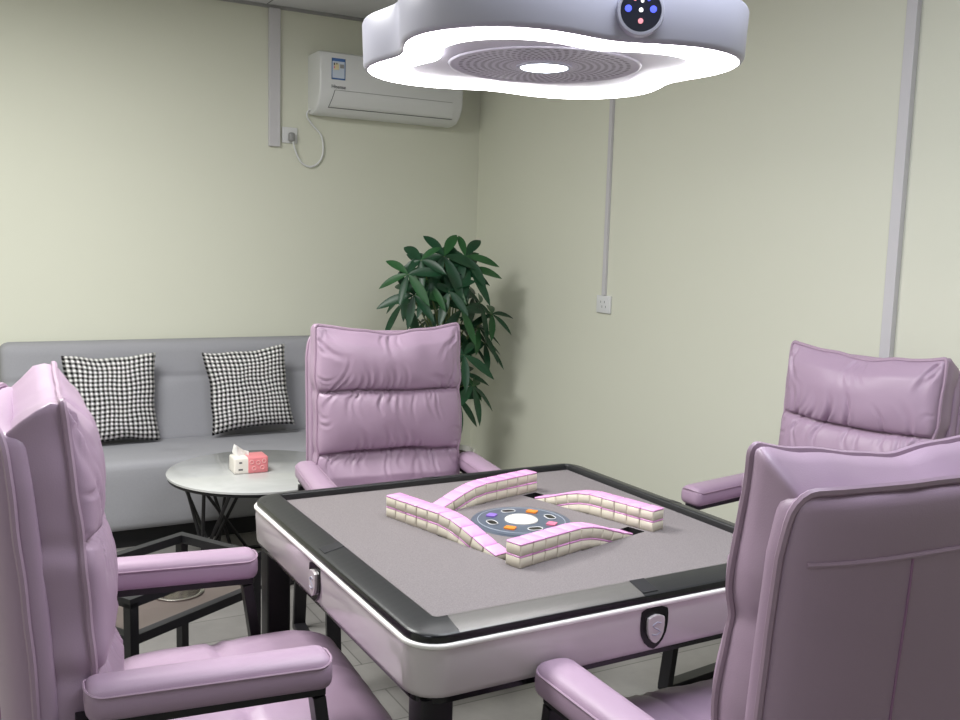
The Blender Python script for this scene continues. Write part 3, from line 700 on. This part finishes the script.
b = MB(); b.lathe([(0, CEIL - LZ - 0.03), (0.05, CEIL - LZ - 0.03), (0.06, CEIL - LZ - 0.02), (0.06, CEIL - LZ - 0.0005), (0, CEIL - LZ - 0.0005)], 32); b.build('ceiling_rose', 'white_plastic', lamp, ang=50)
# control dial on the side facing the camera
da = radians(-90 + 4) ; 
dial_dir = None
best = None
Rl = Matrix.Rotation(-LPH, 3, 'Z')
# ray from the camera through the dial centre, met with the lamp wall
rd = ((639 - 480) / 950 * cr - (13 - 360) / 950 * cu + cw); rd.normalize(); cp = Vector((-1.19074474, -1.90156648, 1.44264184))
for i in range(4000):
    p = cp + rd * (1.0 + i * 0.0005); q = Rl @ (p - Vector((LC.x, LC.y, LZ))); ph = atan2(q.y, q.x) % (2 * pi); k = int(ph / (2 * pi) * NR) % NR
    if sqrt(q.x ** 2 + q.y ** 2) < RAD[k] + 0.012: best = (q, k); break
q, k = best
t0 = Vector((RAD[(k + 3) % NR] * cos(2 * pi * (k + 3) / NR), RAD[(k + 3) % NR] * sin(2 * pi * (k + 3) / NR), 0)) - Vector((RAD[(k - 3) % NR] * cos(2 * pi * (k - 3) / NR), RAD[(k - 3) % NR] * sin(2 * pi * (k - 3) / NR), 0))
nrm = Vector((t0.y, -t0.x, 0)).normalized()
vd = Rl @ (cp - (cp + rd)); vd.z = 0; vd.normalize(); nrm = (nrm * 0.5 + vd * 0.5).normalized()
Dm = Matrix.Translation(q + nrm * 0.002) @ Matrix(((-nrm.y, 0, nrm.x, 0), (nrm.x, 0, nrm.y, 0), (0, 1, 0, 0), (0, 0, 0, 1)))   # local z = outward, y = up
def lathe_m(prof, n, Mx):
    b = MB(); b.loft([[Mx @ Vector((r * cos(2 * pi * i / n), r * sin(2 * pi * i / n), z)) for i in range(n)] for r, z in prof], cap1=True); return b
dl = lathe_m([(0.044, -0.03), (0.046, 0.012), (0.044, 0.018), (0.039, 0.019), (0.038, 0.016)], 40, Dm).build('control_dial', 'lamp_shell', lamp, ang=50)
lathe_m([(0.0385, 0.0155), (0.0385, 0.0172), (0.036, 0.0178)], 40, Dm).build('dial_glass', 'dial_glass', dl, ang=50)
for x, y, r, m in ((-0.024, 0.003, 0.0065, 'icon_blue'), (0.023, 0.003, 0.0065, 'icon_blue'), (0.0, 0.001, 0.004, 'icon_white'), (0.002, 0.017, 0.003, 'icon_white'), (0.0, -0.019, 0.005, 'icon_red'), (-0.012, 0.02, 0.003, 'icon_red'), (0.014, 0.02, 0.003, 'icon_blue'), (0.0, 0.03, 0.003, 'icon_white')):
    lathe_m([(r, 0.0175), (r, 0.0186), (r * 0.6, 0.0188)], 14, Dm @ Matrix.Translation((x, y, 0))).build('dial_icon', m, dl)

# ------------------------------------------------------------------ air conditioner, outlets, ducts
ac = thing('air_conditioner', 'white split air conditioner high on the back wall', 'air conditioner', (1.01, YB, 2.13))
AX0, AX1 = -0.435, 0.435
apf = [(0, 0.02), (0, 0.325), (-0.165, 0.325), (-0.19, 0.315), (-0.197, 0.29), (-0.196, 0.12), (-0.188, 0.085), (-0.165, 0.045), (-0.12, 0.010), (-0.06, 0.0), (-0.02, 0.0)]
def acf(o=0): return apf
b = MB()
xs = [(AX0, 0.97), (AX0 + 0.004, 0.99), (AX0 + 0.012, 1.0), (AX1 - 0.012, 1.0), (AX1 - 0.004, 0.99), (AX1, 0.97)]
b.loft([[(x, y * s_, 0.16 + (z - 0.16) * s_) for y, z in apf] for x, s_ in xs], cap0=True, cap1=True); acb = b.build('body', 'white_plastic', ac, ang=45)
def front(x, z, o=0.0015):
    pf = apf[3:9]
    for (y0, z0), (y1, z1) in zip(pf, pf[1:]):
        if z0 >= z >= z1: return Vector((x, y0 + (y1 - y0) * (z0 - z) / (z0 - z1) - o, z))
    return Vector((x, pf[-1][0] - o, z))
# louvre flap
b = MB(); zz = [0.118, 0.105, 0.085, 0.07, 0.055, 0.045, 0.034]
outer = [[front(x, z, 0.004) for x in (AX0 + 0.085 - 0.02 * (0.118 - z) / 0.084, AX1 - 0.05 - 0.02 * (z - 0.034) / 0.084)] for z in zz]
inner = [[front(x, z, -0.004) for x in (AX0 + 0.085 - 0.02 * (0.118 - z) / 0.084, AX1 - 0.05 - 0.02 * (z - 0.034) / 0.084)] for z in zz]
b.loft([a + c[::-1] for a, c in zip(outer, inner)], cap0=True, cap1=True); fl = b.build('louvre_flap', 'white_plastic', ac, ang=45)
fo = [front(AX0 + 0.085, 0.120, 0.002), front(AX0 + 0.064, 0.033, 0.002), front(AX1 - 0.052, 0.033, 0.002), front(AX1 - 0.070, 0.120, 0.002)]
b = MB(); b.tube([front(AX0 + 0.085 - 0.022 * i / 6, 0.121 - 0.0885 * i / 6, 0.002) for i in range(7)] + [front(AX1 - 0.05, 0.0325, 0.002)], 0.0022, 5); b.build('flap_gap', 'line_grey', ac)
b = MB(); b.tube([front(AX0 + 0.085, 0.121, 0.001), front(AX1 - 0.07, 0.121, 0.001)], 0.0012, 5); b.build('flap_seam', 'grey_plastic', ac)
# energy label and maker's lettering
lx, lz = AX0 + 0.103, 0.232
b = MB(); b.box((lx, -0.1985, lz), (0.078, 0.001, 0.112)); es = b.build('energy_label', 'sticker_pale', ac, smooth=False)
for (x, z, w, h, m) in ((0, 0.048, 0.078, 0.016, 'sticker_blue'), (0, -0.052, 0.078, 0.008, 'sticker_blue'), (-0.037, 0, 0.004, 0.112, 'sticker_blue'), (0.037, 0, 0.004, 0.112, 'sticker_blue'), (-0.012, 0.012, 0.03, 0.034, 'sticker_cream'), (-0.024, 0.025, 0.007, 0.012, 'ink'), (-0.010, 0.027, 0.006, 0.008, 'ink'), (0.02, 0.016, 0.022, 0.020, 'grey_plastic'), (-0.024, 0.008, 0.006, 0.012, 'pinkbtn')):
    b = MB(); b.box((lx + x, -0.1993 - 0.0003 * (m in ('ink', 'pinkbtn')), lz + z), (w, 0.0008, h)); b.build('label_print', m, es, smooth=False)
tm = text_mesh('Hisense', 0.026); tm.materials.append(M['ink']); to = bpy.data.objects.new('maker_lettering', tm); COL.objects.link(to); to.parent = ac; to.location = (AX0 + 0.105, -0.1985, 0.138); to.rotation_euler = (pi / 2, 0, 0)
# power cord down to the socket
OX, OZ = 0.470, 2.012
cordp = [(0.58, 3.23, 2.158), (0.565, 3.262, 2.15), (0.562, 3.275, 2.12), (0.60, 3.285, 2.075), (0.645, 3.286, 2.03), (0.66, 3.286, 1.97), (0.655, 3.286, 1.91), (0.625, 3.286, 1.865), (0.58, 3.286, 1.848), (0.53, 3.282, 1.872), (0.495, 3.272, 1.93), (0.478, 3.262, 1.985)]
def smoothp(pts, k=5):
    P = [Vector(p) for p in pts]; out = []
    for i in range(len(P) - 1):
        a, b_, c, d = P[max(i - 1, 0)], P[i], P[i + 1], P[min(i + 2, len(P) - 1)]
        for j in range(k):
            t = j / k; out.append(0.5 * ((2 * b_) + (c - a) * t + (2 * a - 5 * b_ + 4 * c - d) * t * t + (3 * b_ - a - 3 * c + d) * t ** 3))
    return out + [P[-1]]
loc0 = Vector((1.01, YB, 2.13))
b = MB(); b.tube([p - loc0 for p in smoothp(cordp)], 0.0055, 7); cord = b.build('power_cord', 'white_plastic', ac)
b = MB(); b.rbox((0.034, 0.034, 0.05), 0.012, (8, 8, 8), lambda p: p + Vector((OX + 0.002, 3.268, OZ - 0.012)) - loc0); b.build('plug', 'grey_plastic', cord, ang=180)
def outlet(label, loc, rz, w, h, holes):
    t = thing('wall_socket', label, 'socket', loc, rz)
    b = MB(); b.rbox((w, 0.012, h), 0.004, (8, 8, 8), lambda p: p + Vector((0, -0.006, 0))); b.build('plate', 'white_plastic', t, ang=180)
    for x, z in holes:
        b = MB(); b.box((x, -0.0122, z), (0.003, 0.001, 0.011)); b.build('pin_hole', 'line_grey', t, smooth=False)
    return t
outlet('white wall socket with the air conditioner plug, beside the wide duct', (OX, YB, OZ), 0, 0.086, 0.086, ())
outlet('small white wall socket at the lower end of the thin duct on right wall', (XR, 1.945, 1.165), radians(-90), 0.115, 0.088, ((-0.02, 0.012), (-0.008, -0.012), (0.012, 0.012), (0.022, -0.012)))
def duct(label, a, b_, w, d, wall):
    m = MB(); a, b_ = Vector(a), Vector(b_); c = (a + b_) / 2; h = (b_ - a).length
    sz = (w, d, h) if wall == 'b' else (d, w, h)
    m.box(c, sz); o = m.build('cable_duct', 'duct', None, smooth=False, bevel=0.003); tag(o, label, 'cable duct', 'plastic cable ducts'); return o
duct('wide white plastic cable duct running down the back wall beside the air conditioner', (0.380, YB - 0.013, 1.945), (0.380, YB - 0.013, CEIL - 0.017), 0.062, 0.026, 'b')
duct('thin white cable duct on the right wall ending at a small socket', (XR - 0.008, 1.945, 1.21), (XR - 0.008, 1.945, CEIL - 0.017), 0.025, 0.016, 'r')
duct('white cable duct on the right wall rising behind the right chair', (XR - 0.012, 0.285, 0.3), (XR - 0.012, 0.285, CEIL - 0.017), 0.042, 0.024, 'r')

# ------------------------------------------------------------------ money tree in the corner
pl = thing('potted_money_tree', 'green money tree plant with palmate leaves in the corner behind the back chair', 'plant', (1.19, 2.75, 0))
PC = Vector((1.19, 2.75, 0))
b = MB(); b.lathe([(0, 0.0), (0.13, 0.0), (0.14, 0.01), (0.175, 0.28), (0.18, 0.30), (0.165, 0.30), (0.16, 0.27), (0.0, 0.265)], 40); b.build('pot', 'pot', pl, ang=50)
b = MB(); b.lathe([(0.158, 0.272), (0.1, 0.28), (0.0, 0.285)], 30); b.build('soil', 'soil', pl)
for k in range(3):
    b = MB(); b.tube([(0.022 * cos(k * 2.09 + i * 0.45), 0.022 * sin(k * 2.09 + i * 0.45), 0.27 + i * 0.03) for i in range(17)], [0.020 - 0.0006 * i for i in range(17)], 8); b.build('trunk', 'bark', pl)
CL = [(1.2, 2.571, 1.349), (0.923, 2.531, 1.326), (1.06, 2.619, 1.272), (0.894, 2.546, 1.166), (1.083, 2.52, 1.188), (1.185, 2.62, 1.294), (1.366, 2.775, 1.14), (1.39, 2.74, 0.973), (1.466, 2.73, 1.047), (1.207, 2.567, 0.842), (1.319, 2.661, 0.654), (1.19, 2.583, 1.083), (0.987, 2.552, 1.202), (0.851, 2.532, 1.253), (1.071, 2.564, 1.348), (0.96, 2.778, 1.175), (1.437, 2.749, 0.881), (1.24, 2.742, 0.97), (1.143, 2.74, 1.082), (1.225, 2.558, 1.281), (1.137, 2.593, 1.237), (1.023, 2.688, 1.247), (1.381, 2.72, 1.11), (1.331, 2.756, 0.911), (1.303, 2.764, 0.713), (1.238, 2.682, 0.588), (1.1, 2.9, 1.3), (1.3, 2.95, 1.2), (1.2, 3.0, 1.0), (1.0, 2.92, 1.1)]
bl, bl2, bs_ = MB(), MB(), MB()
def leaflet(mb, o, d, up, L, w):
    d = d.normalized(); sd_ = d.cross(up).normalized(); nn = sd_.cross(d); rows = []
    for i in range(9):
        t = i / 8; wd = w * 3.6 * (t ** 0.95) * ((1 - t) ** 0.9) + 0.0008
        c = o + d * L * t + Vector((0, 0, -1)) * (L * 0.20 * t * t)
        rows.append([c - sd_ * wd + nn * wd * 0.28, c, c + sd_ * wd + nn * wd * 0.28])
    mb.loft(rows, closed=False)
rl = random.Random(11)
for i, c in enumerate(CL):
    c = Vector(c) - PC + Vector((0, 0, 0.01 + 0.02 * (c[2] > 1.2)))
    base = Vector((0.01, 0, 0.73)) if c.z > 0.8 else Vector((0.02, 0, 0.55))
    mid = (base + c) / 2 + Vector((0, 0, 0.05))
    bs_.tube(smoothp([base, mid, c], 4), 0.0038, 6)
    out = Vector((c.x, c.y, 0)); out = out.normalized() if out.length > 0.01 else Vector((0, -1, 0))
    nrm = (Vector((0, 0, 1)) * 0.6 + out * 0.5 + Vector((-0.3, -0.6, 0)) + Vector((rl.uniform(-.3, .3), rl.uniform(-.3, .3), 0))).normalized()
    ax = nrm.orthogonal().normalized(); ay = nrm.cross(ax); ph0 = rl.uniform(0, 6.28); nl = rl.choice((5, 6, 6, 7)); sc_l = rl.uniform(0.85, 1.15)
    for j in range(nl):
        a = ph0 + 2 * pi * j / nl + rl.uniform(-.15, .15); d = ax * cos(a) + ay * sin(a) - nrm * rl.uniform(0.0, 0.3)
        L = sc_l * rl.uniform(0.155, 0.215)
        tip = c + PC + d * L
        if tip.x > XR - 0.02 or tip.y > YB - 0.03: continue
        leaflet(bl2 if rl.random() < 0.22 else bl, c, d, nrm, L, L * rl.uniform(0.115, 0.145))
fo_ = bl.build('foliage', 'leaf', pl, ang=180); bl2.build('young_foliage', 'leaf_light', pl, ang=180); bs_.build('leaf_stalks', 'stem', pl, ang=180)
